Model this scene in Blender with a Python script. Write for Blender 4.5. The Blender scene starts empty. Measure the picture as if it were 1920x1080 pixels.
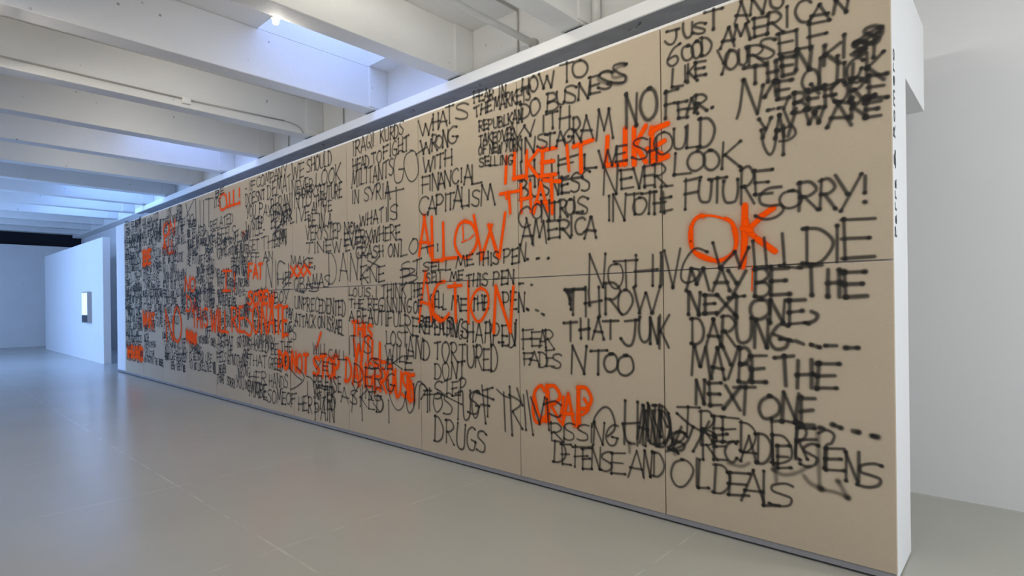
import bpy, math, random
from mathutils import Matrix, Vector
C = bpy.context.scene.collection
S = bpy.context.scene
rnd = random.Random(11)

# ------------------------------------------------------------------ camera
F, YAW, ROLL, CX, CY = 1061.0, math.radians(42.32), math.radians(.698), 960.0, 565.6
EYE = Vector((.5555, -3.8, 1.62))
FW = Vector((-math.sin(YAW), math.cos(YAW), 0)); RT = Vector((math.cos(YAW), math.sin(YAW), 0)); UP = Vector((0, 0, 1))
cr, sr = math.cos(ROLL), math.sin(ROLL)
cam_d = bpy.data.cameras.new('camera'); cam = bpy.data.objects.new('camera', cam_d); C.objects.link(cam)
xr = RT*cr + UP*(-sr); yu = RT*sr + UP*cr
m = Matrix.Identity(4)
for i in range(3):
    m[i][0], m[i][1], m[i][2], m[i][3] = xr[i], yu[i], -FW[i], EYE[i]
cam.matrix_world = m
cam_d.sensor_width = 36; cam_d.lens = F*36/1920; cam_d.shift_y = (CY-540)/1920
cam_d.clip_start = .05; cam_d.clip_end = 200
S.camera = cam

# ------------------------------------------------------------------ light
S.view_settings.view_transform = 'Standard'; S.view_settings.look = 'None'
S.view_settings.gamma = 1; S.view_settings.use_curve_mapping = False
S.view_settings.exposure = 0.0
S.cycles.transparent_max_bounces = 64
S.cycles.max_bounces = 10; S.cycles.diffuse_bounces = 7
w = bpy.data.worlds.new('world'); S.world = w; w.use_nodes = True
w.node_tree.nodes['Background'].inputs[0].default_value = (.62, .75, 1, 1)
w.node_tree.nodes['Background'].inputs[1].default_value = .25

LAMP_W, SKY_W, END_W, ROOM_W = 10, 21, 600, 66
def area(name, loc, rot, sx, sy, col, W, spread=180):
    d = bpy.data.lights.new(name, 'AREA'); d.shape = 'RECTANGLE'; d.size = sx; d.size_y = sy
    d.color = col; d.energy = W; d.spread = math.radians(spread)
    o = bpy.data.objects.new(name, d); C.objects.link(o); o.location = loc; o.rotation_euler = rot; return o

# ------------------------------------------------------------------ materials
def mat(name, col, rough=.6, var=.0, vscale=3.0, bump=0.0, bscale=40, spec=.4, metal=0, stretch=(1, 1, 1)):
    M = bpy.data.materials.new(name); M.use_nodes = True; n = M.node_tree.nodes; L = M.node_tree.links
    b = n['Principled BSDF']; b.inputs['Base Color'].default_value = (*col, 1); b.inputs['Roughness'].default_value = rough
    b.inputs['Specular IOR Level'].default_value = spec; b.inputs['Metallic'].default_value = metal
    if var or bump:
        tc = n.new('ShaderNodeTexCoord'); mp = n.new('ShaderNodeMapping'); mp.inputs['Scale'].default_value = stretch
        L.new(tc.outputs['Object'], mp.inputs[0])
    if var:
        t = n.new('ShaderNodeTexNoise'); t.inputs['Scale'].default_value = vscale; t.inputs['Detail'].default_value = 6
        r = n.new('ShaderNodeMapRange'); r.clamp = False; r.inputs['From Min'].default_value = .25; r.inputs['From Max'].default_value = .75
        r.inputs['To Min'].default_value = 1-var; r.inputs['To Max'].default_value = 1+var
        mx = n.new('ShaderNodeVectorMath'); mx.operation = 'SCALE'; mx.inputs[0].default_value = col
        L.new(mp.outputs[0], t.inputs['Vector']); L.new(t.outputs[0], r.inputs[0]); L.new(r.outputs[0], mx.inputs['Scale'])
        L.new(mx.outputs[0], b.inputs['Base Color'])
    if bump:
        t = n.new('ShaderNodeTexNoise'); t.inputs['Scale'].default_value = bscale; t.inputs['Detail'].default_value = 4
        bp = n.new('ShaderNodeBump'); bp.inputs['Strength'].default_value = bump; bp.inputs['Distance'].default_value = .02
        L.new(mp.outputs[0], t.inputs['Vector']); L.new(t.outputs[0], bp.inputs['Height']); L.new(bp.outputs[0], b.inputs['Normal'])
    return M

def concrete_paint():
    M = mat('painted_concrete', (.74, .74, .72), .65, .03, 1.5, .12, 22, .3)
    n = M.node_tree.nodes; L = M.node_tree.links; b = n['Principled BSDF']
    src = b.inputs['Base Color'].links[0].from_socket
    tc = n.new('ShaderNodeTexCoord')
    v = n.new('ShaderNodeTexVoronoi'); v.inputs['Scale'].default_value = 5.5; v.inputs['Randomness'].default_value = 1
    r = n.new('ShaderNodeMapRange'); r.inputs['From Min'].default_value = .05; r.inputs['From Max'].default_value = .11
    r.inputs['To Min'].default_value = .4; r.inputs['To Max'].default_value = 1
    nz = n.new('ShaderNodeTexNoise'); nz.inputs['Scale'].default_value = 1.3
    rr = n.new('ShaderNodeMapRange'); rr.inputs['From Min'].default_value = .5; rr.inputs['From Max'].default_value = .6
    rr.inputs['To Min'].default_value = 0; rr.inputs['To Max'].default_value = 1
    mixf = n.new('ShaderNodeMix'); mixf.data_type = 'FLOAT'; mixf.inputs[2].default_value = 1
    sc = n.new('ShaderNodeVectorMath'); sc.operation = 'SCALE'
    L.new(tc.outputs['Object'], v.inputs['Vector']); L.new(tc.outputs['Object'], nz.inputs['Vector'])
    L.new(v.outputs['Distance'], r.inputs[0]); L.new(nz.outputs[0], rr.inputs[0])
    L.new(rr.outputs[0], mixf.inputs[0]); L.new(r.outputs[0], mixf.inputs[3])
    L.new(src, sc.inputs[0]); L.new(mixf.outputs[0], sc.inputs['Scale']); L.new(sc.outputs[0], b.inputs['Base Color'])
    return M

def floor_mat():
    M = mat('polished_concrete_floor', (.40, .395, .35), .22, .05, .55, 0, 9, .45)
    n = M.node_tree.nodes; L = M.node_tree.links; b = n['Principled BSDF']
    src = b.inputs['Base Color'].links[0].from_socket
    tc = n.new('ShaderNodeTexCoord'); sp = n.new('ShaderNodeSeparateXYZ'); L.new(tc.outputs['Object'], sp.inputs[0])
    def line(sock, off, period, width):
        a = n.new('ShaderNodeMath'); a.operation = 'ADD'; a.inputs[1].default_value = off; L.new(sock, a.inputs[0])
        p = n.new('ShaderNodeMath'); p.operation = 'PINGPONG'; p.inputs[1].default_value = period/2; L.new(a.outputs[0], p.inputs[0])
        c = n.new('ShaderNodeMath'); c.operation = 'LESS_THAN'; c.inputs[1].default_value = width; L.new(p.outputs[0], c.inputs[0])
        return c.outputs[0]
    l1 = line(sp.outputs[0], 3.13, 1.97, .006); l2 = line(sp.outputs[1], 2.08, 3.94, .008)
    mxm = n.new('ShaderNodeMath'); mxm.operation = 'MAXIMUM'; L.new(l1, mxm.inputs[0]); L.new(l2, mxm.inputs[1])
    nz = n.new('ShaderNodeTexNoise'); nz.inputs['Scale'].default_value = 5; L.new(tc.outputs['Object'], nz.inputs['Vector'])
    r = n.new('ShaderNodeMapRange'); r.inputs['From Min'].default_value = .38; r.inputs['From Max'].default_value = .62; r.inputs['To Max'].default_value = .55
    L.new(nz.outputs[0], r.inputs[0])
    ml = n.new('ShaderNodeMath'); ml.operation = 'MULTIPLY'; L.new(mxm.outputs[0], ml.inputs[0]); L.new(r.outputs[0], ml.inputs[1])
    mx = n.new('ShaderNodeMix'); mx.data_type = 'RGBA'; mx.inputs['B'].default_value = (.55, .54, .5, 1)
    L.new(ml.outputs[0], mx.inputs['Factor']); L.new(src, mx.inputs['A']); L.new(mx.outputs['Result'], b.inputs['Base Color'])
    return M

def linen_mat():
    M = mat('raw_linen', (.50, .418, .308), .9, .03, 2.2, 0, 0, .1)
    n = M.node_tree.nodes; L = M.node_tree.links; b = n['Principled BSDF']
    src = b.inputs['Base Color'].links[0].from_socket
    tc = n.new('ShaderNodeTexCoord'); tot = None
    for sc in ((14, 1, 330), (330, 1, 14)):
        mp = n.new('ShaderNodeMapping'); mp.inputs['Scale'].default_value = sc
        t = n.new('ShaderNodeTexNoise'); t.inputs['Scale'].default_value = 1.6; t.inputs['Detail'].default_value = 3
        L.new(tc.outputs['Object'], mp.inputs[0]); L.new(mp.outputs[0], t.inputs['Vector'])
        if tot is None: tot = t.outputs[0]
        else:
            a = n.new('ShaderNodeMath'); a.operation = 'ADD'; L.new(tot, a.inputs[0]); L.new(t.outputs[0], a.inputs[1]); tot = a.outputs[0]
    r = n.new('ShaderNodeMapRange'); r.inputs['From Min'].default_value = .6; r.inputs['From Max'].default_value = 1.4
    r.inputs['To Min'].default_value = .93; r.inputs['To Max'].default_value = 1.07; L.new(tot, r.inputs[0])
    s2 = n.new('ShaderNodeVectorMath'); s2.operation = 'SCALE'; L.new(src, s2.inputs[0]); L.new(r.outputs[0], s2.inputs['Scale'])
    L.new(s2.outputs[0], b.inputs['Base Color'])
    return M

def paint_mat(name, col, amax, edge0, grain, rough=.55):
    M = bpy.data.materials.new(name); M.use_nodes = True; n = M.node_tree.nodes; L = M.node_tree.links
    b = n['Principled BSDF']; b.inputs['Base Color'].default_value = (*col, 1); b.inputs['Roughness'].default_value = rough
    b.inputs['Specular IOR Level'].default_value = .08
    at = n.new('ShaderNodeAttribute'); at.attribute_name = 'd'
    tc = n.new('ShaderNodeTexCoord'); nz = n.new('ShaderNodeTexNoise'); nz.inputs['Scale'].default_value = 160; nz.inputs['Detail'].default_value = 2
    L.new(tc.outputs['Object'], nz.inputs['Vector'])
    g = n.new('ShaderNodeMath'); g.operation = 'MULTIPLY_ADD'; g.inputs[1].default_value = grain; L.new(nz.outputs[0], g.inputs[0]); L.new(at.outputs['Fac'], g.inputs[2])
    r = n.new('ShaderNodeMapRange'); r.interpolation_type = 'SMOOTHSTEP'
    r.inputs['From Min'].default_value = edge0; r.inputs['From Max'].default_value = 1.0 + grain*.4
    r.inputs['To Min'].default_value = amax; r.inputs['To Max'].default_value = 0
    L.new(g.outputs[0], r.inputs[0])
    L.new(r.outputs[0], b.inputs['Alpha'])
    return M

M_conc = concrete_paint(); M_floor = floor_mat(); M_linen = linen_mat()
M_white = mat('white_wall_paint', (.78, .78, .775), .6, .012, 1.0, .03, 60, .25)
M_pipe = mat('white_painted_pipe', (.72, .72, .69), .45, .04, 8)
M_grey = mat('grey_conduit', (.42, .41, .38), .5, .08, 12)
M_dark = mat('dark_iron', (.05, .05, .055), .6, .2, 20)
M_frame = mat('brushed_grey_frame', (.35, .34, .33), .4, .05, 20, metal=.6)
M_black = paint_mat('black_spray_paint', (.036, .035, .033), .71, .25, .16)
M_black_soft = paint_mat('soft_black_spray_paint', (.040, .038, .035), .46, .0, .1)
M_orange = paint_mat('orange_spray_paint', (1.0, .092, .0), .97, .62, .2, .8)
M_haze = paint_mat('orange_overspray', (.85, .16, .04), .15, .0, .1)
M_base_strip = mat('grey_aluminium_skirting', (.27, .27, .285), .5, .04, 6)
M_lit_ledge = mat('fresh_white_paint', (.90, .90, .88), .55, .015, 2)  # lighter white puts the light on the ledge face into its colour
M_soffit = mat('bare_grey_concrete', (.26, .265, .28), .8, .15, 4)  # darker grey paints the shade under the girder into its colour
M_letter = mat('dark_grey_vinyl', (.05, .05, .055), .5)
def emit(name, col, s):
    M = bpy.data.materials.new(name); M.use_nodes = True; b = M.node_tree.nodes['Principled BSDF']
    b.inputs['Emission Color'].default_value = (*col, 1); b.inputs['Emission Strength'].default_value = s
    b.inputs['Base Color'].default_value = (*col, 1); return M
M_bulb = emit('lamp_glow', (1, .95, .85), 40)
M_sky = emit('skylight_glass', (.40, .56, 1), 1.2)
M_screen = emit('lit_screen', (.62, .85, 1), .9)
M_void = mat('dark_room_beyond', (.012, .014, .02), .9)

# ------------------------------------------------------------------ mesh helpers
class MB:
    def __init__(s): s.v, s.f, s.mi, s.d = [], [], [], []
    def box(s, a, b, mi=0):
        x0, y0, z0 = a; x1, y1, z1 = b; k = len(s.v)
        s.v += [(x0,y0,z0),(x1,y0,z0),(x1,y1,z0),(x0,y1,z0),(x0,y0,z1),(x1,y0,z1),(x1,y1,z1),(x0,y1,z1)]
        for f in ((3,2,1,0),(4,5,6,7),(0,1,5,4),(1,2,6,5),(2,3,7,6),(3,0,4,7)): s.f.append(tuple(k+i for i in f)); s.mi.append(mi)
    def prism(s, poly, axis, a, b):          # polygon extruded along x ('x') or y ('y')
        k = len(s.v); n = len(poly)
        for t in (a, b):
            for p, q in poly: s.v.append((t, p, q) if axis == 'x' else (p, t, q))
        s.f.append(tuple(k+i for i in range(n))); s.f.append(tuple(k+n+i for i in reversed(range(n)))); s.mi += [0, 0]
        for i in range(n):
            j = (i+1) % n; s.f.append((k+j, k+i, k+n+i, k+n+j)); s.mi.append(0)
    def tube(s, pts, r, n=12):
        k = len(s.v); P = [Vector(p) for p in pts]
        for i, p in enumerate(P):
            t = (P[min(i+1, len(P)-1)] - P[max(i-1, 0)]).normalized()
            a = t.cross(Vector((0, 0, 1)) if abs(t.z) < .9 else Vector((1, 0, 0))).normalized(); b = t.cross(a)
            for j in range(n):
                an = 2*math.pi*j/n; s.v.append(tuple(p + a*(r*math.cos(an)) + b*(r*math.sin(an))))
        for i in range(len(P)-1):
            for j in range(n):
                q = k+i*n+j; q2 = k+i*n+(j+1) % n; s.f.append((q, q2, q2+n, q+n)); s.mi.append(0)
        s.f.append(tuple(k+j for j in reversed(range(n)))); s.f.append(tuple(k+(len(P)-1)*n+j for j in range(n))); s.mi += [0, 0]
    def build(s, name, mats, parent=None, bevel=0, smooth=False):
        me = bpy.data.meshes.new(name); me.from_pydata(s.v, [], s.f); me.update()
        if not isinstance(mats, (list, tuple)): mats = [mats]
        for q in mats: me.materials.append(q)
        for p, i in zip(me.polygons, s.mi): p.material_index = i
        if smooth:
            for p in me.polygons: p.use_smooth = True
        if s.d:
            a = me.attributes.new('d', 'FLOAT', 'POINT'); a.data.foreach_set('value', s.d)
        o = bpy.data.objects.new(name, me); C.objects.link(o)
        if parent: o.parent = parent; o.matrix_parent_inverse = Matrix.Translation(-parent.location)
        if bevel:
            b = o.modifiers.new('bevel', 'BEVEL'); b.width = bevel; b.segments = 2; b.limit_method = 'ANGLE'
        return o
def struct(o, label=None):
    o['kind'] = 'structure'
    if label: o['label'] = label
    return o
def tag(o, label, cat, group=None):
    o['label'] = label; o['category'] = cat
    if group: o['group'] = group
    return o
def empty(name, loc):
    o = bpy.data.objects.new(name, None); C.objects.link(o); o.location = loc; o.empty_display_size = .1; return o
def box(name, a, b, M, parent=None, bevel=0):
    q = MB(); q.box(a, b); return q.build(name, M, parent, bevel)

# ------------------------------------------------------------------ room shell
X0, X1, Y0, YB, ZC = -30.0, 5.0, -8.0, 1.89, 5.28
struct(box('floor', (X0-.3, Y0-.3, -.2), (X1+.3, YB+.3, 0), M_floor))
struct(box('wall_back', (X0-.3, YB, 0), (X1+.3, YB+.3, 4.6), M_white))
struct(box('wall_front', (X0-.3, Y0-.3, 0), (X1+.3, Y0, 6.6), M_white))
struct(box('wall_right', (X1, Y0, 0), (X1+.3, YB, 6.6), M_white))
q = MB()
q.box((X0-.3, Y0, 0), (X0, -4.5, 6.6)); q.box((X0-.3, -4.5, 4.75), (X0, 2.3, 6.6)); q.box((X0-.3, 2.3, 0), (X0, 2.6, 6.6)); q.box((X0-.3, -4.5, 0), (X0, 2.3, 4.2))
struct(q.build('wall_left', M_conc))
q = MB(); q.box((X0-.34, -4.6, 4.1), (X0-.3, 2.4, 4.85))
struct(q.build('window_20', M_void), 'dark clerestory strip in the far end wall')

BX = [-3.15 - 1.97*k for k in range(-4, 14)]      # beam centre lines
BW = .145
SKY = [(-5.12, 0), (-11.03, 1), (-16.94, 2), (-18.91, 3), (-20.88, 4)]   # bay that starts at this beam (going left); openings after the first are assumed
def bay(x): return (x-1.97+BW, x-BW)
# ceiling slab with the skylight openings cut out of their bays
q = MB(); last = X1+.3
ys = [(-.5, 1.2), (-5.6, -3.9)]  # second row is out of view, added for more light in the room
for bx, _ in SKY:
    a, b = bay(bx)
    q.box((b, Y0-.3, ZC), (last, YB+.3, ZC+.25)); last = a
    e = [Y0-.3, ys[1][0], ys[1][1], ys[0][0], ys[0][1], YB+.3]
    for i in (0, 2, 4): q.box((a, e[i], ZC), (b, e[i+1], ZC+.25))
q.box((X0-.3, Y0-.3, ZC), (last, YB+.3, ZC+.25))
struct(q.build('ceiling', M_conc))
nw = 0
for bx, k in SKY:
    a, b = bay(bx)
    for y0, y1 in ys:
        nw += 1
        q = MB(); t = .08; z0, z1 = ZC+.25, 6.3
        q.box((a-t, y0-t, z0), (a, y1+t, z1)); q.box((b, y0-t, z0), (b+t, y1+t, z1)); q.box((a, y0-t, z0), (b, y0, z1)); q.box((a, y1, z0), (b, y1+t, z1))
        o = struct(q.build('window_%d' % nw, M_conc), 'skylight shaft in the ceiling bay')
        box('pane', (a-t, y0-t, z1), (b+t, y1+t, z1+.03), M_sky, o)
        far = k >= 2
        area('skylight_daylight', ((a+b)/2, (y0+y1)/2, z1-.05), (0, 0, 0), b-a, y1-y0, (.36, .50, 1) if not far else (.22, .44, 1), SKY_W*(2.0 if far else 1))

# beams, each a thick concrete bar with a bearing pad on the ledge
for i, bx in enumerate(BX):
    q = MB()
    q.box((bx-BW, Y0, 4.64), (bx+BW, 1.53, ZC))
    q.box((bx-BW-.03, 1.2, 4.66), (bx+BW+.03, 1.53, ZC))
    o = struct(q.build('ceiling_beam', M_conc, bevel=.012), 'white painted concrete ceiling beam')
    if bx > -19.5: box('bearing_pad', (bx-.11, 1.33, 4.6125), (bx+.11, 1.45, 4.6395), M_dark, o)
# recessed upper wall and the ledge girder that carries the beams
struct(box('trim_1', (X0, 1.53, 4.6), (X1, YB+.3, ZC+.25), M_conc))
q = MB()
q.prism([(1.30, 4.612), (1.30, 4.475), (1.33, 4.475), (1.33, 4.56), (YB, 4.56), (YB, 4.612)], 'x', -19.75, X1)
struct(q.build('trim_2', M_lit_ledge, bevel=.006), 'long white ledge girder above the display wall')
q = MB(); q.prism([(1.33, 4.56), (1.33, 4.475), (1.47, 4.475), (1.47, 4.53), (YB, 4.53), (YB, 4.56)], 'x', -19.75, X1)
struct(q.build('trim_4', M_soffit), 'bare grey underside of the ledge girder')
q = MB()
for x in (-1.0, -2.55, -4.9, -6.3, -8.9): q.box((x-.025, 1.5, 4.5), (x+.025, 1.53, 4.535)); q.tube([(x+.08, 1.52, 4.5), (x+.2, 1.4, 4.46)], .008)
struct(q.build('trim_3', M_dark), 'small dark hangers under the ledge girder')

# ------------------------------------------------------------------ display wall
H = 3.635; SOF = 3.0; T1 = .52; T2 = 1.40; XL = -16.35
q = MB()
q.prism([(.03, 0.012), (.03, H), (T2, H), (T2, SOF), (T1, SOF), (T1, 0.012)], 'x', XL, 0.0)
wall = struct(q.build('wall_display', M_white, bevel=.003), 'long free-standing white display wall with an overhanging top')
struct(box('baseboard_display', (XL+.005, .006, .017), (-.004, .0298, .0545), M_base_strip))  # grey strip along the wall foot, below the linen
struct(box('trim_5', (XL+.01, .04, 0), (-.01, T1-.01, .016), M_dark))  # dark filler colours in the shadow of the floor gap
struct(box('wall_partition', (-27.5, .225, 0), (-18.65, .40, 3.58), M_white, bevel=.004), 'second white free-standing wall behind the display wall')

# vertical line of dark lettering on the wall end, reading upwards
def wall_text(body, z0, z1, y):
    cu = bpy.data.curves.new('lettering', 'FONT'); cu.body = body; cu.size = .098; cu.extrude = .0008; cu.space_character = 1.15
    t = bpy.data.objects.new('lettering', cu); C.objects.link(t); bpy.context.view_layer.update()
    me = bpy.data.meshes.new_from_object(t.evaluated_get(bpy.context.evaluated_depsgraph_get())); bpy.data.objects.remove(t)
    x0 = min(v.co.x for v in me.vertices); x1 = max(v.co.x for v in me.vertices); k = (z1-z0)/(x1-x0)
    for v in me.vertices:
        v.co = (.0012 + v.co.z, y - v.co.y, z0 + (v.co.x-x0)*k)
    me.materials.clear(); me.materials.append(M_letter)
    o = bpy.data.objects.new('wall_lettering', me); C.objects.link(o); o.parent = wall
    o['label'] = 'dark lettering running up the white wall end'
wall_text('Parra', 1.965, 2.30, .125); wall_text('&', 2.36, 2.47, .118); wall_text('Romero', 2.535, 3.045, .11)

# ------------------------------------------------------------------ linen panels
PW = 1.4105; ZB, ZM, ZT = .055, 1.831, 3.600
SIDE = ['right end column', 'second column from right end', 'third column from right end', 'fourth column from right end', 'fifth column from right end', 'middle column', 'fifth column from left end',
        'fourth column from left end', 'third column from left end', 'second column from left end', 'left end column']
PH = {(0,1): 'words KISS ME QUICK and orange OK', (0,0): 'words MAYBE THE NEXT ONE, DARLING', (1,1): 'words HOW TO DO BUSINESS', (1,0): 'words THROW THAT JUNK and orange CRAP',
      (2,1): 'orange ALLOW under FINANCIAL CAPITALISM', (2,0): 'orange ACTION over TORTURED and DRUGS', (3,1): 'words FIGHT MILITANTS and GO', (3,0): 'orange THIS WILL and a red-orange scrawl',
      (4,1): 'words WE SHOULD NEVER LOOK', (4,0): 'words UNPRECEDENTED ATTACK', (5,1): 'words IF COMPANY and YOU WILL', (5,0): 'words SOME OF and orange letters',
      (6,1): 'orange CALL', (6,0): 'orange WILL RESONATE start', (7,1): 'tall bars like LIFT', (7,0): 'orange THIS', (8,1): 'two small orange scrawls', (8,0): 'large orange NO',
      (9,1): 'small orange block', (9,0): 'small orange word low down', (10,1): 'crowded black scrawl', (10,0): 'orange word near the floor'}
panel = {}
for c in range(11):
    for r in (0, 1):
        x1 = -PW*c - (.004 if c else 0); x0 = -PW*(c+1) + (.004 if c < 10 else 0)
        z0, z1 = ((ZB, ZM-.004), (ZM+.004, ZT))[r]
        cx, cz = (x0+x1)/2, z0
        q = MB(); q.box((x0, 0, z0), (x1, .0298, z1))
        root = empty('linen_panel', (cx, .015, z0))
        tag(root, '%s linen panel with %s, %s' % ('upper' if r else 'lower', PH[(c, r)], SIDE[c]), 'painted canvas panel', 'linen panels of the text painting')
        q.build('canvas', M_linen, root, bevel=.003)
        panel[(c, r)] = root

# ------------------------------------------------------------------ spray lettering
def unproj(px, py):
    a, b = px-CX, -(py-CY)
    d = FW*F + RT*(cr*a+sr*b) + UP*(-sr*a+cr*b)
    t = -EYE.y/d.y; p = EYE + d*t
    return p.x, p.z
def cat(pts, k=4):
    out = []
    P = [pts[0]] + list(pts) + [pts[-1]]
    for i in range(1, len(P)-2):
        p0, p1, p2, p3 = P[i-1:i+3]
        for j in range(k):
            t = j/k
            out.append(tuple(.5*((2*p1[a]) + (-p0[a]+p2[a])*t + (2*p0[a]-5*p1[a]+4*p2[a]-p3[a])*t*t + (-p0[a]+3*p1[a]-3*p2[a]+p3[a])*t**3) for a in (0, 1)))
    out.append(pts[-1]); return out
# stroke alphabet: 'l' = straight strokes, 'c' = curved; y up
A = {
'A': [('l',(0,0),(.5,1)),('l',(.5,1),(1,0)),('l',(.12,.36),(.92,.34))],
'B': [('l',(.08,0),(.1,1)),('c',(.02,.97),(.6,.98),(.85,.76),(.55,.55),(.15,.5)),('c',(.15,.5),(.7,.5),(1,.25),(.65,.02),(0,0))],
'C': [('c',(.95,.88),(.7,1),(.25,.85),(.05,.45),(.25,.08),(.65,0),(.95,.15))],
'D': [('l',(.1,0),(.12,1)),('c',(0,.98),(.55,.95),(.95,.6),(.85,.22),(.45,0),(0,.02))],
'E': [('l',(.1,0),(.1,1)),('l',(0,.96),(1,1)),('l',(.05,.5),(.85,.54)),('l',(.05,.02),(1,.05))],
'F': [('l',(.1,0),(.1,1)),('l',(0,.93),(1,1)),('l',(0,.48),(.8,.54))],
'G': [('c',(.9,.95),(.55,1),(.15,.75),(.03,.35),(.3,.02),(.75,.05),(.92,.35)),('l',(.5,.42),(1,.38))],
'H': [('l',(.08,0),(.1,1)),('l',(.9,0),(.88,1)),('l',(0,.46),(1,.52))],
'I': [('l',(.5,0),(.5,1))],
'J': [('c',(.85,1),(.8,.4),(.6,.02),(.25,0),(0,.25)),('l',(.2,.95),(1,1))],
'K': [('l',(.1,0),(.12,1)),('l',(1,1),(.12,.48)),('l',(.2,.52),(1,.02))],
'L': [('l',(.1,1),(.08,.02)),('l',(.05,.02),(1,.04))],
'M': [('l',(0,0),(.2,1)),('l',(.2,1),(.5,.3)),('l',(.5,.3),(.8,1)),('l',(.8,1),(1,0))],
'N': [('l',(.05,0),(.1,1)),('l',(.1,1),(.85,.02)),('l',(.85,.02),(.95,1))],
'O': [('c',(.55,1),(.15,.85),(0,.45),(.2,.08),(.55,0),(.9,.25),(.98,.6),(.8,.92),(.45,1))],
'P': [('l',(.1,0),(.12,1)),('c',(.02,.96),(.6,1),(.95,.75),(.65,.5),(.12,.45))],
'Q': [('c',(.5,1),(.12,.85),(0,.45),(.2,.08),(.55,0),(.9,.25),(.95,.65),(.75,.95),(.45,1)),('l',(.5,.35),(1,-.08))],
'R': [('l',(.1,0),(.12,1)),('c',(.02,.96),(.6,1),(.92,.75),(.6,.52),(.12,.48)),('l',(.3,.5),(1,.0))],
'S': [('c',(.95,.9),(.6,1),(.15,.88),(.12,.66),(.5,.52),(.88,.34),(.8,.08),(.4,0),(0,.1))],
'T': [('l',(.5,0),(.5,1)),('l',(0,.94),(1,1))],
'U': [('c',(.05,1),(.03,.5),(.15,.1),(.5,0),(.85,.12),(.95,.5),(.95,1))],
'V': [('l',(0,1),(.5,0)),('l',(.5,0),(1,1))],
'W': [('l',(0,1),(.25,0)),('l',(.25,0),(.5,.75)),('l',(.5,.75),(.75,0)),('l',(.75,0),(1,1))],
'X': [('l',(0,0),(1,1)),('l',(0,1),(1,0))],
'Y': [('l',(0,1),(.5,.45)),('l',(1,1),(.3,0))],
'Z': [('l',(0,.95),(1,1)),('l',(1,1),(0,0)),('l',(0,0),(1,.05))],
'6': [('c',(.95,1),(.5,.8),(.15,.5),(.02,.2),(.3,0),(.7,.08),(.85,.3),(.6,.48),(.12,.3))],
'.': [('l',(.4,.04),(.55,.05))], ',': [('c',(.5,.15),(.7,.05),(.3,-.2))], '!': [('l',(.6,1),(.5,.35)),('l',(.45,.04),(.5,.05))],
"'": [('l',(.55,1),(.45,.8))], '-': [('l',(.1,.45),(.9,.48))], '?': [('c',(0,.85),(.4,1),(.9,.75),(.5,.45),(.45,.3)),('l',(.45,.04),(.5,.05))],
}
WD = {'I': .42, '.': .35, ',': .35, '!': .4, "'": .3, ' ': .55, 'M': 1.2, 'W': 1.25, 'L': .8, 'E': .85, 'T': .9, 'J': .8}
cnt = [0]
def ribbon(mb, pts, hw, y, mi=0, hend=None):
    """flat stroke of paint on the canvas: centre d=0, rim d=1, round ends"""
    n = len(pts)
    if n < 2: return
    k = len(mb.v); T = []
    for i in range(n):
        a, b = pts[max(i-1, 0)], pts[min(i+1, n-1)]
        dx, dz = b[0]-a[0], b[1]-a[1]; l = math.hypot(dx, dz) or 1e-6; T.append((dx/l, dz/l))
    for i, (p, t) in enumerate(zip(pts, T)):
        u = i/(n-1); h = hw if hend is None else hw*(1-u)+hend*u
        yy = y - i*3e-7
        mb.v += [(p[0]-t[1]*h, yy, p[1]+t[0]*h), (p[0], yy, p[1]), (p[0]+t[1]*h, yy, p[1]-t[0]*h)]; mb.d += [1, 0, 1]
    for i in range(n-1):
        q = k+3*i
        mb.f += [(q, q+1, q+4, q+3), (q+1, q+2, q+5, q+4)]; mb.mi += [mi, mi]
    for i, sg in ((0, -1), (n-1, 1)):
        p, t = pts[i], T[i]; h = hw if (hend is None or i == 0) else hend; yy = y - i*3e-7
        prev = k+3*i + (0 if sg > 0 else 2); end = k+3*i + (2 if sg > 0 else 0); c0 = k+3*i+1
        for s in range(1, 6):
            an = math.pi*s/6
            nx, nz = -t[1]*sg, t[0]*sg
            if s < 6:
                vx = p[0] + h*(nx*math.cos(an) + t[0]*sg*math.sin(an)); vz = p[1] + h*(nz*math.cos(an) + t[1]*sg*math.sin(an))
                mb.v.append((vx, yy, vz)); mb.d.append(1); cur = len(mb.v)-1
                mb.f.append((c0, prev, cur)); mb.mi.append(mi); prev = cur
        mb.f.append((c0, prev, end)); mb.mi.append(mi)
def depth(layer):
    cnt[0] += 1
    return -(.0006 + layer*.0016 + (cnt[0] % 350)*4e-6)
def stroke(mb, wp, hw, layer, haze, curved):
    y = depth(layer)
    h = hw*rnd.uniform(.88, 1.14)
    ribbon(mb, wp, h, y, 0, h*rnd.uniform(.85, 1.1))
    if not haze:
        for e in (wp[0], wp[-1]):
            if rnd.random() < .55:
                ribbon(mb, [(e[0]-.002, e[1]), (e[0]+.002, e[1])], hw*rnd.uniform(1.05, 1.38), depth(layer), 0)
    else:
        ribbon(mb, wp, hw*3.1, -(.00045 + (cnt[0] % 50)*2e-6), 1)
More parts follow.
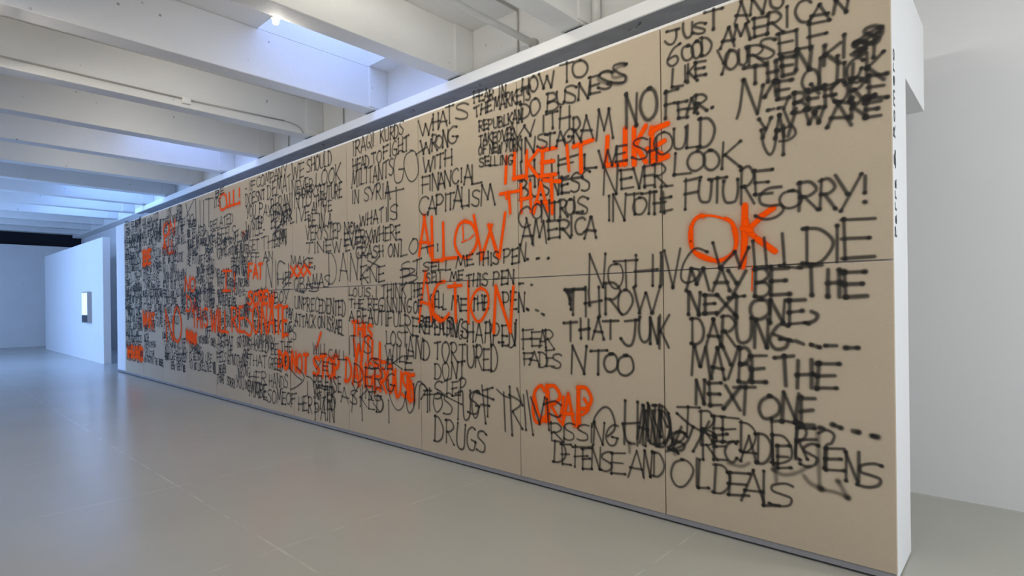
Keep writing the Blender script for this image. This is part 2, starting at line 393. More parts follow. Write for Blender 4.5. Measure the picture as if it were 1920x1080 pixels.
def word(mb, it, hw, layer, haze, jit, mapper):
    s, xa, ya, ha, xb, yb, hb = it
    tot = sum(WD.get(ch, 1)+.18 for ch in s)-.18; u = 0
    for ch in s:
        wd = WD.get(ch, 1)
        if ch in A:
            jx, jy, js, sh = rnd.gauss(0, .03*jit), rnd.gauss(0, .035*jit), 1+rnd.gauss(0, .05*jit), rnd.gauss(0, .05*jit)
            for st in A[ch]:
                pts = [(p[0]+rnd.gauss(0, .03*jit), p[1]*js+rnd.gauss(0, .02*jit)) for p in st[1:]]
                if st[0] == 'c': pts = cat(pts)
                wp = []
                for gx, gy in pts:
                    t = (u + (gx+jx+sh*gy)*wd)/tot
                    h = ha+(hb-ha)*t
                    wp.append(mapper(xa+(xb-xa)*t, ya+(yb-ya)*t, -(gy+jy)*h))
                stroke(mb, wp, hw, layer, haze, st[0] == 'c')
        u += wd+.18
def px_map(x, y, dy): return unproj(x, y+dy)
def wl_map(x, z, dz): return (x, z-dz)
def finish(mb, name, label, mats, parent=None):
    if not mb.v: return
    if parent is None:
        mx = sum(v[0] for v in mb.v)/len(mb.v); mz = sum(v[2] for v in mb.v)/len(mb.v)
        parent = panel[(max(0, min(10, int(-mx/PW))), 1 if mz > ZM else 0)]
    o = mb.build(name, mats, parent); o['label'] = label; return o
def mats_for(col, soft): return [M_orange, M_haze] if col == 'o' else [M_black_soft if soft else M_black]
CN = {'o': 'orange sprayed ', 'k': 'black sprayed '}
HW = .93
def P(col, label, items, hw=None, layer=None, jit=1.0, soft=False):
    """a phrase: every word its own part, loose strokes together as one part"""
    org = col == 'o'; hw = (hw or (.026 if org else .0185))*(1 if org else HW); layer = (1 if org else 2) if layer is None else layer
    clusters = []
    for it in items:
        if isinstance(it[0], str):
            mb = MB(); word(mb, it, hw, layer, org, jit, px_map)
            finish(mb, 'sprayed_word', CN[col] + ('word %s of the %s' % (it[0].strip(',.'), label) if len(items) > 1 else label), mats_for(col, soft))
        else:
            pts = [unproj(*p) for p in (cat(it, 5) if len(it) > 2 else it)]
            bb = [min(p[0] for p in pts)-.07, max(p[0] for p in pts)+.07, min(p[1] for p in pts)-.07, max(p[1] for p in pts)+.07]
            mine = [[bb], [pts]]; keep = []
            for cl in clusters:
                if any(b[0] < bb[1] and bb[0] < b[1] and b[2] < bb[3] and bb[2] < b[3] for b in cl[0]): mine[0] += cl[0]; mine[1] = cl[1] + mine[1]
                else: keep.append(cl)
            clusters = keep + [mine]
    for cl in clusters:
        mb = MB()
        for pts in cl[1]: stroke(mb, pts, hw, layer, org, True)
        finish(mb, 'sprayed_strokes', CN[col] + label, mats_for(col, soft))
def W(col, Z, boxes, hw, label=None, layer=None):
    """one word from its letter boxes"""
    org = col == 'o'; mb = MB(); layer = (1 if org else 2) if layer is None else layer; txt = ''
    for t in boxes.split():
        ch = t[0]; x0, y0, x1, y1 = [float(v) for v in t[1:].split(',')]
        x0, x1 = Z[0]+x0/Z[2], Z[0]+x1/Z[2]; y0, y1 = Z[1]+y0/Z[2], Z[1]+y1/Z[2]; txt += 'G' if ch == '6' else ch
        k = ((y0+y1)/2-575)/((x0+x1)/2+265)*(x1-x0)*.5
        if ch in 'ISCO6!': k *= .3
        word(mb, (ch, x0, y1-abs(k)*.4-k/2, (y1-y0)-abs(k)*.6, x1, y1-abs(k)*.4+k/2, (y1-y0)-abs(k)*.6), hw*(1 if org else HW), layer, org, .8, px_map)
    finish(mb, 'sprayed_word', CN[col] + (label or 'word ' + txt), mats_for(col, False))
def raw(*pts): return list(pts)

# --- right hand panels: letter boxes (x0, top, x1, bottom) read in enlarged views with origin and scale
ZA=(1230,0,4.154); ZBB=(1230,240,4.154); ZCC=(1230,480,4.154); ZD=(1230,720,4.154); ZE=(960,60,5.4); ZF=(960,240,5.4); ZK=(960,430,5.4); ZL=(960,620,3.857); ZG=(770,140,7.2); ZH=(770,280,7.2); ZJ=(770,560,7.2)
W('k', ZA, 'J70,235,185,350 U215,170,290,300 S290,180,390,265 T380,85,520,245', .0165)
W('k', ZA, 'A610,0,715,185 N725,-20,850,115 O890,-60,1000,60', .0165, 'clipped word after JUST')
W('k', ZA, '695,355,190,520 O195,345,290,470 O280,320,360,455 D350,285,440,430', .0165, 'word GOOD')
W('k', ZA, 'A505,205,615,375 M605,190,735,320 E755,130,870,290 R860,95,985,265 I1010,45,1035,215 C1085,15,1210,180 A1190,20,1350,160 N1380,-10,1500,110', .0165)
W('k', ZA, 'L120,535,215,685 I220,515,240,640 K240,490,320,640 E300,480,385,600', .0165, 'word LIKE below GOOD')
W('k', ZA, 'Y480,390,575,580 O545,400,650,545 U640,385,715,510 R710,345,850,500 S800,300,930,460 E950,245,1085,430 L1085,220,1215,385 F1180,165,1355,380', .0165)
W('k', ZA, 'T690,510,860,665 H870,470,950,625 E975,440,1080,600 N1085,385,1210,550', .0205)
W('k', ZA, 'K1300,325,1435,510 I1450,280,1480,450 S1520,330,1640,440 S1600,210,1750,350', .0195)
P('k', 'dark overspray on the word KISS', [raw((1604,80),(1630,62),(1652,52),(1652,66),(1626,84),(1602,98)), raw((1606,84),(1648,60)), raw((1640,70),(1638,108)), raw((1612,100),(1622,90)), raw((1604,98),(1625,92))], .019)
P('k', 'big zigzag M', [raw((1382,222),(1388,200),(1394,150)), raw((1396,150),(1420,214)), raw((1421,212),(1431,160)), raw((1434,182),(1452,152)), raw((1452,152),(1455,180))], .0195)
W('k', ZA, 'E940,620,1050,770', .0195, 'letter E of ME')
W('k', ZA, 'Q1140,540,1270,720 U1270,430,1420,700 I1460,490,1480,650 C1470,450,1610,640 K1620,400,1770,640', .0185)
W('k', ZA, 'B1060,715,1165,880 E1180,680,1280,845 F1310,660,1420,830 O1370,620,1500,800 R1500,600,1620,800 E1640,590,1795,780', .0195)
P('k', 'dashes and dark blob around BEFORE', [raw((1440,207),(1452,204)), raw((1460,203),(1467,201)), raw((1622,182),(1640,180)), raw((1625,190),(1640,178)), raw((1470,204),(1480,180)), raw((1566,190),(1600,194)), raw((1600,120),(1598,150)), raw((1584,160),(1606,146),(1616,128))], .019)
W('k', ZA, 'W1160,850,1310,970 A1330,780,1510,985 K1500,760,1630,930 E1630,790,1755,915', .0195)
W('k', ZA, 'Y805,930,905,1080 A930,895,1000,1070 Y1000,860,1095,1060', .018)
P('k', 'word UP', [raw((1428,244),(1432,272),(1443,290),(1452,278),(1457,245)), raw((1469,290),(1470,235)), raw((1462,246),(1484,236),(1492,250),(1480,262),(1462,265))], .018)
W('k', ZE, 'N1155,620,1280,960 O1310,595,1475,895', .022, 'word NO before FEAR')
W('k', ZA, 'F65,715,165,930 E170,790,245,920 A240,760,330,890 R300,730,405,870', .018, 'word FEAR at the seam')
P('k', 'full stop after FEAR', [raw((1335,202),(1337,201))], .018)
W('k', ZE, 'H100,465,180,640 O180,455,270,600 W290,400,435,570', .018)
W('k', ZE, 'T490,310,620,510 O610,295,760,460', .018)
W('k', ZE, 'D80,730,185,880 O180,670,280,855', .018)
W('k', ZE, 'B350,605,470,800 U460,600,545,740 S530,540,660,720 N660,510,790,680 E780,460,895,640 S880,400,1030,570 S1010,320,1160,525', .0175)
P('k', 'soft S shapes on the word BUSINESS', [raw((1172,122),(1160,126),(1149,138),(1152,146),(1172,142),(1174,152),(1160,158),(1140,156)), raw((1148,135),(1128,136),(1122,150),(1142,158))], .024, soft=True)
W('k', ZE, 'W20,890,260,1070 I310,850,330,1005 T355,810,470,980 H480,760,600,980', .018, 'word WITH below DO')
W('k', ZF, 'I85,110,115,330 N130,100,240,260 S255,50,360,200 T330,40,430,215 A450,10,540,180 G520,0,620,150 R620,-130,700,140 A690,-150,830,130 M850,-190,1025,130', .0175, 'long word above the orange LIKE IT')
P('k', 'letter W of WE SHOULD', [raw((1123,283),(1132,314)), raw((1132,314),(1140,282)), raw((1140,282),(1148,310)), raw((1148,310),(1156,280))], .0165)
W('k', ZF, 'E1050,185,1160,350', .0165, 'letter E of WE')
W('k', ZF, 'S1225,100,1380,320 H1390,90,1470,350 O1440,60,1620,280', .0155, 'start of the word SHOULD')
W('k', ZBB, 'U130,0,230,175 L240,-30,355,155 D330,-80,460,145', .016, 'end of the word SHOULD')
W('k', ZF, 'N930,380,1085,690 E1095,420,1235,620 V1240,400,1340,620 E1340,375,1450,590 R1430,365,1560,600', .0155, 'word NEVER right of centre')
W('k', ZBB, 'L135,185,275,375 O240,190,375,335 O370,185,500,335 K510,110,660,325', .016, 'word LOOK right of the seam')
W('k', ZF, 'I970,720,1000,945 N1020,680,1165,940 T1170,670,1310,880 O1230,690,1370,870', .0155, 'word INTO right of centre')
W('k', ZF, 'T1310,640,1460,860 H1440,650,1560,860 E1500,560,1630,850', .016, 'word THE at the seam')
W('k', ZBB, 'F220,375,345,635 U330,410,435,580 T400,385,540,585 U520,400,640,585 R650,320,765,595 E760,330,900,530', .0165, 'word FUTURE below LOOK')
P('k', 'letter S of SORRY', [raw((1465,350),(1440,354),(1425,368),(1428,382),(1446,386),(1464,384),(1469,394),(1455,407),(1434,411),(1417,405))], .0165)
W('k', ZBB, 'O955,480,1130,620 R1100,430,1260,655 R1270,400,1400,625 Y1380,370,1580,645 !1600,370,1655,595', .0175, 'rest of the word SORRY')
W('k', ZK, 'N770,255,950,600 O975,350,1135,600 T1050,295,1290,600 H1240,250,1460,570 I1500,260,1545,560', .016, 'start of the word NOTHING')
P('k', 'end of the word NOTHING', [raw((1238,538),(1240,474)), raw((1246,470),(1262,538)), raw((1262,540),(1276,466)), raw((1326,472),(1304,466),(1284,490),(1277,518),(1286,530),(1304,524),(1312,508),(1296,502))], .016)
P('k', 'word WILL before DIE', [raw((1337,455),(1350,502)), raw((1350,502),(1378,472)), raw((1378,472),(1388,500)), raw((1386,503),(1404,464)), raw((1412,452),(1416,506)), raw((1433,446),(1438,502)), raw((1467,438),(1471,496)), raw((1416,504),(1446,500)), raw((1462,498),(1503,503))], .017)
W('k', ZBB, 'D1160,745,1400,1050 I1390,740,1435,1050 E1450,705,1715,1015', .0185)
W('k', ZCC, 'M240,95,420,275 A440,100,575,270 Y560,100,700,295', .021)
W('k', ZCC, 'B765,100,890,305 E890,100,1040,300', .021)
W('k', ZCC, 'T1125,85,1305,320 H1330,100,1440,315 E1460,110,1640,315', .022, 'upper word THE at the right end')
W('k', ZCC, 'N250,290,355,460 E370,310,475,455 X475,310,610,460 T565,315,690,460', .02, 'upper word NEXT')
W('k', ZCC, 'O730,325,890,480 N890,320,1015,510 E1030,335,1165,530', .02, 'upper word ONE')
P('k', 'comma after ONE', [raw((1522,584),(1533,590),(1529,600),(1516,606))], .02)
W('k', ZCC, 'D270,485,380,690 A395,485,505,690 R500,490,620,710 U620,490,745,690 N770,495,885,715 G890,525,1050,710', .0195, 'word DARLING')
P('k', 'row of dashes after DARLING', [raw((1452,627),(1466,632),(1486,640)), raw((1492,639),(1507,645)), raw((1521,646),(1537,651)), raw((1548,648),(1569,648)), raw((1586,652),(1609,652))], .02)
W('k', ZCC, 'M280,715,420,925 A435,710,540,945 Y525,720,650,965 B640,715,745,975 E735,765,860,980', .0205)
W('k', ZCC, 'T935,780,1085,1015 H1090,795,1225,1020 E1235,825,1410,1040', .0205, 'lower word THE at the right end')
W('k', ZD, 'N310,-20,385,160 E415,-20,515,170 X525,10,655,195 T610,0,770,235', .0205, 'lower word NEXT')
W('k', ZD, 'O805,90,970,260 N970,80,1105,310 E1115,100,1240,330', .021, 'lower word ONE')
P('k', 'row of dots after the lower ONE', [raw((1538,802),(1545,803)), raw((1562,796),(1577,802)), raw((1600,808),(1610,810)), raw((1636,817),(1645,819))], .022)
W('k', ZL, 'D300,800,395,955 E360,815,430,980 F440,820,560,985 E510,840,580,1005 N575,840,645,1005 S640,870,730,1010 E715,880,820,1050', .0145)
W('k', ZL, 'A850,855,960,1060 N950,860,1015,1060 D1020,880,1110,1060', .0145, 'word AND before OIL')
W('k', ZD, 'O130,575,300,795 I305,575,335,790 L325,590,415,815', .0155)
W('k', ZD, 'D440,635,580,855 E550,690,720,880 A680,665,850,920 L830,685,965,955 S885,775,1080,950', .0155)
P('k', 'tangle of overlapping words', [raw((1447,785),(1450,872)), raw((1447,790),(1470,789),(1490,793)), raw((1494,802),(1528,803)), raw((1492,824),(1530,824)), raw((1496,800),(1492,850),(1500,862)), raw((1535,812),(1550,806),(1564,815),(1560,830),(1548,838),(1546,878)),
  raw((1250,846),(1285,832),(1300,800)), raw((1256,842),(1268,810),(1284,812),(1278,826),(1252,838)), raw((1270,775),(1300,800),(1342,820)), raw((1300,846),(1330,790)), raw((1254,775),(1262,830)), raw((1262,840),(1278,800)), raw((1268,845),(1272,850))], .0165)
W('k', ZD, 'N-60,170,60,420 D20,200,110,500 S100,370,240,520', .0165, 'crowded letters at the seam')
W('k', ZD, 'T160,180,330,420 R340,200,470,480 E440,250,540,460 E500,260,640,470 D650,290,780,520', .015, 'upper word of the tangle')
W('k', ZD, 'R350,360,480,600 E440,400,550,610 C540,440,640,610 A660,420,790,620 D770,380,900,630 D890,390,1070,620 E940,480,1050,660 R1080,330,1180,590 S1130,460,1270,640', .0155, 'lower word of the tangle')
W('k', ZD, 'E1310,490,1460,680 N1480,530,1600,770 S1580,600,1775,800', .016)
P('k', 'soft thick sweep below the tangle', [raw((1450,880),(1470,890),(1495,886),(1518,874)), raw((1453,870),(1456,902)), raw((1508,892),(1520,906),(1540,916)), raw((1534,812),(1537,912)), raw((1540,917),(1568,923),(1590,933)), raw((1590,933),(1572,902)), raw((1366,868),(1390,874),(1405,868)), raw((1262,842),(1266,852)), raw((1180,830),(1181,848))], .025, soft=True)
W('k', ZL, 'R280,660,370,800 I370,690,385,800 S380,670,460,790 S470,680,560,800 I560,670,590,810 N590,660,670,825 G680,680,770,830', .0145)
P('k', 'tall loop above RISSING', [raw((1111,800),(1116,782),(1126,768),(1136,763),(1146,770),(1153,790),(1152,806),(1140,818))], .015)
W('k', ZL, 'H800,490,920,830 A910,540,990,800 N960,540,1060,840 D1020,560,1157,830', .017, 'word HAND at the seam')
P('k', 'dark strokes through HAND', [raw((1208,760),(1206,834)), raw((1226,770),(1220,830)), raw((1236,764),(1246,830)), raw((1168,795),(1176,826),(1190,832)), raw((1240,775),(1252,800)), raw((1212,770),(1200,830))], .0165)
P('k', 'tall word starting TRIM', [raw((932,730),(944,741),(958,746)), raw((945,735),(948,808)), raw((956,725),(961,816)), raw((955,740),(975,752),(974,762),(962,770)), raw((962,772),(980,804)), raw((970,728),(980,760)), raw((982,740),(987,806)), raw((988,732),(1000,815)), raw((996,745),(1012,792)), raw((1012,795),(1022,745)), raw((1026,748),(1030,806)), raw((1020,758),(1040,752),(1053,760)), raw((1030,775),(1046,782),(1052,778))], .0165)
W('k', ZL, 'F70,-10,150,130 E140,0,215,110 A200,-10,250,120 R240,0,305,130', .0135, 'word FEAR above FADES')
W('k', ZL, 'F85,150,150,250 A130,150,200,250 D195,160,260,270 E240,150,310,270 S290,160,360,275', .0135)
W('k', ZK, 'T520,590,730,860 H735,580,905,890 R930,570,1110,880 O1065,600,1220,845 W1220,590,1480,860', .0185)
P('k', 'heavy T of THROW', [raw((1063,546),(1070,562)), raw((1060,543),(1094,541)), raw((1067,548),(1069,570)), raw((1072,546),(1071,580)), raw((1104,545),(1106,572))], .021)
W('k', ZK, 'T535,915,670,1120 H690,900,790,1110 A820,900,935,1110 T910,915,1070,1110', .0185, 'word THAT before JUNK')
W('k', ZL, 'J800,-95,920,100 U915,-95,1000,85 N1000,-100,1065,95 K1060,-100,1135,130', .0185)
W('k', ZL, 'N425,125,540,315', .0185, 'letter N before TOO')
W('k', ZL, 'T565,140,690,315 O665,170,770,295 O760,185,880,325', .0185)
P('k', 'rows of dots beside the orange words', [raw((989,486),(991,486)), raw((1007,485),(1011,484)), raw((1027,485),(1029,484)), raw((974,532),(982,531)), raw((996,534),(998,534)), raw((988,579),(991,581)), raw((1005,581),(1010,583)), raw((1016,588),(1020,590))], .018)
P('o', 'letter O of OK', [raw((1316,404),(1303,412),(1295,432),(1295,455),(1304,474),(1320,484),(1344,489),(1362,484),(1376,472),(1381,452),(1379,432),(1371,416),(1360,410)), raw((1296,425),(1297,460)), raw((1375,425),(1381,455)), raw((1315,405),(1319,406)), raw((1304,474),(1345,490))], .02)
P('o', 'thin top of the letter O', [raw((1316,404),(1338,405),(1360,411))], .012)
P('o', 'letter K of OK', [raw((1397,386),(1396,430)), raw((1396,430),(1393,500)), raw((1399,415),(1394,494)), raw((1450,390),(1424,408)), raw((1430,404),(1402,432)), raw((1402,432),(1424,452)), raw((1420,448),(1453,471)), raw((1392,428),(1408,432))], .026)
P('o', 'drip below the letter K', [raw((1411,500),(1410,545))], .006)
P('o', 'word I before LIKE IT', [raw((950,294),(948,343))], .024)
W('o', ZF, 'L10,240,120,515 K140,200,270,500 E290,210,450,500', .024, 'word LIKE of I LIKE IT')
P('o', 'word IT after LIKE', [raw((1063,272),(1067,320)), raw((1076,275),(1112,262)), raw((1089,270),(1090,322))], .024)
W('o', ZF, 'L945,70,1110,375 I1115,20,1180,380 K1225,5,1360,360', .027, 'second word LIKE')
P('o', 'letter E of the second LIKE', [raw((1222,244),(1252,232)), raw((1222,240),(1224,305)), raw((1220,250),(1230,242)), raw((1226,276),(1246,264)), raw((1224,304),(1252,293)), raw((1214,280),(1240,290))], .026)
P('o', 'letter T of THAT', [raw((938,364),(978,357)), raw((954,360),(957,399)), raw((948,362),(950,372))], .021)
W('o', ZF, 'H85,555,205,860 A220,530,360,850', .022, 'letters HA of THAT')
P('o', 'last T of THAT', [raw((1020,338),(1050,340)), raw((1034,334),(1036,400))], .022)
P('k', 'word HOTEL partly under orange', [raw((976,304),(979,340)), raw((1002,300),(1003,350)), raw((1034,300),(1036,340)), raw((984,332),(1010,328)), raw((1047,292),(1047,325)), raw((1050,300),(1084,290)), raw((1047,310),(1075,304)), raw((1096,290),(1096,316)), raw((1096,316),(1118,314))], .019, layer=0)
P('k', 'word BUSNESS partly under orange', [("BUSN",974,372,34,1050,362,34), ("ESS",1052,364,32,1108,356,36), raw((1050,338),(1092,332))], .019, layer=0)
W('k', ZF, 'C60,790,200,1000 O200,770,300,920 N290,760,390,950 T380,730,480,920 R480,720,560,900 O540,710,640,880 L620,700,720,860 S660,690,780,865', .017)
W('k', ZF, 'A90,900,215,1180 M210,950,350,1180 E360,930,480,1130 R480,920,600,1110 I590,900,620,1100 C630,910,740,1080 A740,900,855,1110', .0175)
W('o', ZL, 'C150,400,240,670 R240,400,350,670 A360,430,450,685 P470,420,580,695', .021)
P('o', 'thick strokes of CRAP', [raw((1003,745),(1010,775),(1022,790)), raw((1028,735),(1030,790)), raw((1085,740),(1087,794)), raw((1057,745),(1052,780)), raw((1096,748),(1104,766),(1092,778))], .02)
# --- fourth and third columns
W('k', ZG, 'W110,600,290,825 H295,520,390,750 A390,500,500,720 T470,420,580,670', .017)
W('k', ZG, 'S605,380,790,600', .017, 'letter S after WHAT')
W('k', ZG, 'W135,870,290,1070 R285,820,365,1030 O340,830,440,1000 N430,745,510,970 G500,705,640,950', .0175)
W('k', ZH, 'W170,100,310,310 I320,85,340,260 T360,55,445,250 H455,-10,565,220', .0175, 'word WITH below WRONG')
W('k', ZH, 'F150,350,265,600 I255,350,275,545 N290,320,380,560 A370,300,460,540 N460,280,555,500 C555,250,650,460 I680,260,695,445 A715,215,830,470 L825,215,965,470', .0165)
W('k', ZH, 'C110,650,245,885 A230,640,340,885 P340,600,445,870 I465,610,485,835 T490,595,585,820 A580,520,700,810 L680,530,770,790 I780,540,800,780 S830,530,935,770 M950,485,1145,770', .0165)
P('k', 'small words FEAR IN THE MARKETS', [("FEAR IN",888,193,20,949,182,24), ("THE",890,218,18,922,208,20), ("MARKETS",927,207,24,996,188,26)], .016)
P('k', 'small words REPUBLICAN TAKEOVER OF NEW YORK', [("REPUBLKAN",898,247,18,980,228,22), ("TAKEOVER",898,272,17,966,260,22), ("OF NEW YORK",898,290,15,977,281,22), ("SELLING",899,312,16,962,308,18)], .015)
W('o', ZH, 'A110,900,270,1470 L280,930,440,1530 L430,950,620,1490 O600,950,900,1470 W880,880,1310,1490', .024)
P('o', 'small marks inside the O of ALLOW', [raw((868,424),(869,448)), raw((866,454),(876,450)), raw((880,449),(889,440))], .011)
W('o', ZJ, 'A115,-358,290,300 T520,-215,710,290 I755,-215,800,345 O810,-180,1050,310 N1110,-200,1380,440', .022, 'letters of ACTION')
P('o', 'letter C of ACTION', [raw((834,528),(822,532),(812,556),(810,580),(816,594),(826,602),(836,596),(842,588)), raw((811,560),(813,590)), raw((816,590),(828,601))], .026)
P('k', 'words SELL ME THIS PEN, first line', [("SELL",793,510,18,845,505,18), ("ME",855,503,20,888,499,22), ("THIS",895,498,22,936,494,24), ("PEN",944,494,26,986,490,32), ("TI",790,478,14,826,470,12)], .015)
P('k', 'words SELL ME THIS PEN, second line', [("SELL",800,531,18,832,528,18), ("ME",844,525,16,868,524,18), ("THIS",875,536,22,915,534,24), ("PEN",925,534,24,966,533,26)], .015)
P('k', 'words SELL ME THE PEN, third line', [("SELL",806,579,30,836,578,28), ("ME",846,580,26,876,582,24), ("THE",884,582,26,916,580,26), ("PEN",942,582,36,984,584,34)], .016, layer=0)
P('k', 'crowded words REPEATING HAPPEN', [("REPEATING",786,624,28,868,634,36), ("UVS",830,628,32,880,638,34), ("HAPPEN",876,640,36,968,650,46), raw((968,600),(966,640),(958,652),(952,646)), raw((918,600),(921,650)), raw((935,642),(944,642)), ("BERITS",786,612,20,850,618,22)], .016, layer=0)
P('k', 'words AND TORTURED', [("AND",764,672,42,806,673,38), ("TORTURED",815,674,34,934,698,48)], .0165)
P('k', 'words DONT STEP', [("DONT",815,711,30,872,708,28), ("STEP",816,748,34,876,738,30), raw((830,740),(866,758))], .0155)
P('k', 'words OF DRUGS with tall crossed letters', [raw((786,766),(788,722),(800,728),(790,748)), raw((776,760),(780,725),(788,715),(802,730)), raw((796,740),(832,738)), raw((806,728),(806,770)), ("TOS",794,772,40,850,776,40), ("TUG",852,792,50,900,784,50), ("ST",878,776,42,924,780,52), raw((904,722),(911,794)), raw((894,736),(926,749)), raw((902,758),(918,761)), ("DRUGS",815,828,46,912,850,42)], .016)
P('k', 'words IRAQI KURDS', [("IRAQI",661,294,26,702,273,26), ("KURDS",713,267,24,757,254,26)], .016)
P('k', 'words HEAD TO FIGHT MILITANTS IN SYRIA', [("HEAD",662,322,22,693,312,22), ("TO",698,308,22,716,302,20), ("FIGHT",719,298,24,766,282,28), ("MILITANTS",660,352,26,738,330,32), ("IN",660,381,22,673,380,24), ("SYRIA",683,376,24,732,372,32)], .0165)
P('k', 'large word GO and tall IT', [("G",736,346,56,758,344,56), ("O",760,343,60,787,341,60), raw((780,290),(800,276)), raw((724,362),(757,354)), raw((728,350),(728,415)), raw((743,352),(744,410))], .0165)
P('k', 'words WHAT IS EVERYWHERE CRASH ON', [("WHAT",675,424,20,719,416,26), ("IS",722,415,26,746,410,26), ("EVERYWHERE",645,462,26,751,448,26), ("EVERY",648,470,20,700,460,20), ("CRASH ON",668,484,20,748,480,24), raw((655,426),(660,424)), raw((669,425),(672,424)), ("NOW",646,440,22,676,436,18)], .016)
P('k', 'large letters DANEX', [("DANE",616,530,54,690,524,46), ("X",688,508,20,712,500,20), ("KNE",676,533,30,722,528,28), ("LO",751,482,30,783,474,28), ("ST",752,522,30,790,508,26), ("B",752,534,28,784,526,26)], .0145)
P('k', 'words LOUIS I THINK THE BEGINNING', [("LOUIS,",654,555,16,700,556,18), ("I THINK",704,558,22,762,558,28), ("THE",768,556,26,792,554,26), ("THE",655,577,16,682,578,18), ("BEGINNING",690,582,22,772,586,28), ("OF",776,586,24,792,584,24)], .015)
P('k', 'words A BEAUTIFUL', [("A",655,602,16,664,602,16), ("BEAUTIFUL",670,606,24,757,612,30), ("RE",758,626,38,784,630,32)], .0165)
P('o', 'words THIS WILL', [("THIS",661,628,24,698,634,24), ("WILL",664,668,36,724,680,34)], .028)
P('k', 'words IT IS LOST WILL KILL', [("IT",654,664,36,668,666,34), ("IS",672,660,34,697,662,32), ("LOST",724,644,26,764,652,30), ("WILL",724,678,30,772,682,36), ("KE",735,694,26,775,694,26), ("C",690,690,22,706,692,22), ("SUE",700,690,18,736,694,18)], .0145)
P('o', 'words DO NOT STOP', [("DO",522,688,30,541,692,30), ("NOT",547,694,32,577,699,34), ("STOP",588,703,36,637,709,40)], .034)
P('o', 'smeared word DANGEROUSE', [("DANGEROUSE",648,714,42,777,752,48), raw((700,705),(704,735)), raw((764,708),(766,748)), raw((771,715),(776,750)), raw((742,712),(744,745))], .025)
P('k', 'words ASKED TRYING across the orange smear', [("ASKED",640,752,26,720,775,36), ("YING",660,742,24,716,752,24), ("DERG",664,718,34,740,735,36), raw((728,712),(732,745),(744,768),(756,762),(762,735)), raw((760,735),(764,765),(770,774),(778,755),(776,720)), raw((678,745),(680,788)), raw((729,750),(730,792)), raw((662,740),(660,772)), raw((700,755),(714,772),(718,752),(708,740))], .015)
P('o', 'slanted tick', [raw((602,624),(594,652))], .028)
# --- fifth and sixth columns
P('k', 'words WE SHOULD NEVER LOOK INTO', [("WE",548,337,30,570,332,30), ("SHOULD",576,323,24,622,310,26), ("NEVER",548,365,26,587,358,24), ("LOOK",592,350,24,640,342,34), ("INTO",546,394,30,584,386,26), ("THE",590,388,22,612,384,24), ("FUTURE",600,374,26,641,370,28), ("SORRY",556,374,20,600,366,20), ("LIVE",545,420,30,580,410,28)], .017)
P('k', 'words BE IN A VERY STEP THEN', [("BE IN A",578,426,24,622,426,26), ("VERYSTEP",574,450,26,640,446,28), ("TINEW",574,474,20,640,472,24), ("ALIVE",584,402,20,622,398,22)], .016)
P('k', 'word MAKE and a plural word below', [("MAKE,",545,498,20,592,502,18), ("OBAMAS",552,545,24,618,536,24), ("US",556,548,16,600,546,14), raw((566,548),(570,549))], .016)
P('o', 'letters XXX', [("XXX",546,518,20,582,514,20)], .026)
P('k', 'words UNPRECEDENTED ATTACK ON ISRAEL', [("UNPRECEDENTED",553,578,22,648,594,30), ("ATTACK",553,610,22,592,616,24), ("ON",596,613,20,610,615,22), ("ISRAEL",613,617,24,645,630,28), ("CS",540,640,26,556,638,26)], .017)
P('k', 'words SHOULD BE THE', [("SHOULD",465,654,18,503,662,24), ("BE",508,664,22,522,666,22), ("THE",526,656,18,548,662,20), ("THAT",466,682,18,500,690,22), ("GREED",504,690,20,530,696,24)], .016)
P('k', 'words WILL CALL above the orange STOP', [("WILL",586,664,20,614,664,18), ("CALL",616,672,18,650,676,16), ("YET",590,690,18,630,700,18)], .014)
P('k', 'words HER HANDS', [("HER",467,714,20,500,722,24), ("HANDS",505,725,24,540,728,26)], .016)
P('k', 'words MADE SOME OF HER PAIN', [("MADE",469,742,26,500,749,28), ("MORE",472,736,22,500,746,24), ("SOME",502,752,24,536,760,24), ("OF",537,758,20,556,757,20), ("HER",560,768,24,586,776,30), ("PAIN",590,786,32,628,792,38), ("AFTER",590,746,26,628,754,28), ("CITED",590,766,24,630,770,28), ("RELEASE",588,726,24,640,738,28)], .018)
P('k', 'tall letter P with a wide loop', [raw((545,690),(546,762)), raw((544,690),(556,705),(566,712)), raw((556,688),(568,700),(570,712),(558,724),(546,730)), raw((575,705),(586,712),(590,735)), raw((577,715),(577,740))], .017)
P('k', 'words IF COMPANY', [("IF",468,358,18,478,356,18), ("COMPANY",481,353,18,538,328,22), raw((460,354),(463,354))], .016)
P('k', 'words DOESNT YOU PAY YOU WILL', [("DOESNT",461,388,22,497,372,18), ("DEMAT",502,374,26,546,354,30), ("YOU",463,408,20,480,405,18), ("PAY",486,402,20,509,406,20), ("WILL",462,447,30,492,440,28), raw((494,431),(496,431)), ("RERAN",508,404,30,545,392,32), ("BEAT",508,430,26,542,420,30), ("BAR",512,412,24,544,406,24), ("KSE",515,452,26,536,446,26)], .018)
P('k', 'words GET THEM OFF AN', [("GET",466,471,22,486,469,22), ("THEM",491,468,22,536,460,30), ("OFF",464,491,18,486,489,16), ("AN",494,490,16,512,489,16), ("SON",516,458,26,538,454,28)], .016)
P('k', 'tall letters NC', [("N",498,540,50,512,540,52), raw((517,488),(518,542)), raw((534,494),(524,490),(520,510),(522,530)), raw((530,530),(538,520),(546,512),(540,530),(530,542),(545,542)), raw((541,494),(542,536)), ("HE",520,534,22,545,532,22)], .017)
P('o', 'word FAT', [("FAT",465,522,28,492,522,28)], .026)
P('o', 'smeared word above RESONATE', [("SCREW",465,570,24,514,573,26)], .03)
P('k', 'word BOY', [("BOY",515,568,22,541,568,26)], .016)
P('o', 'word RESONATE', [("RESONATE",434,622,46,540,630,54)], .03)
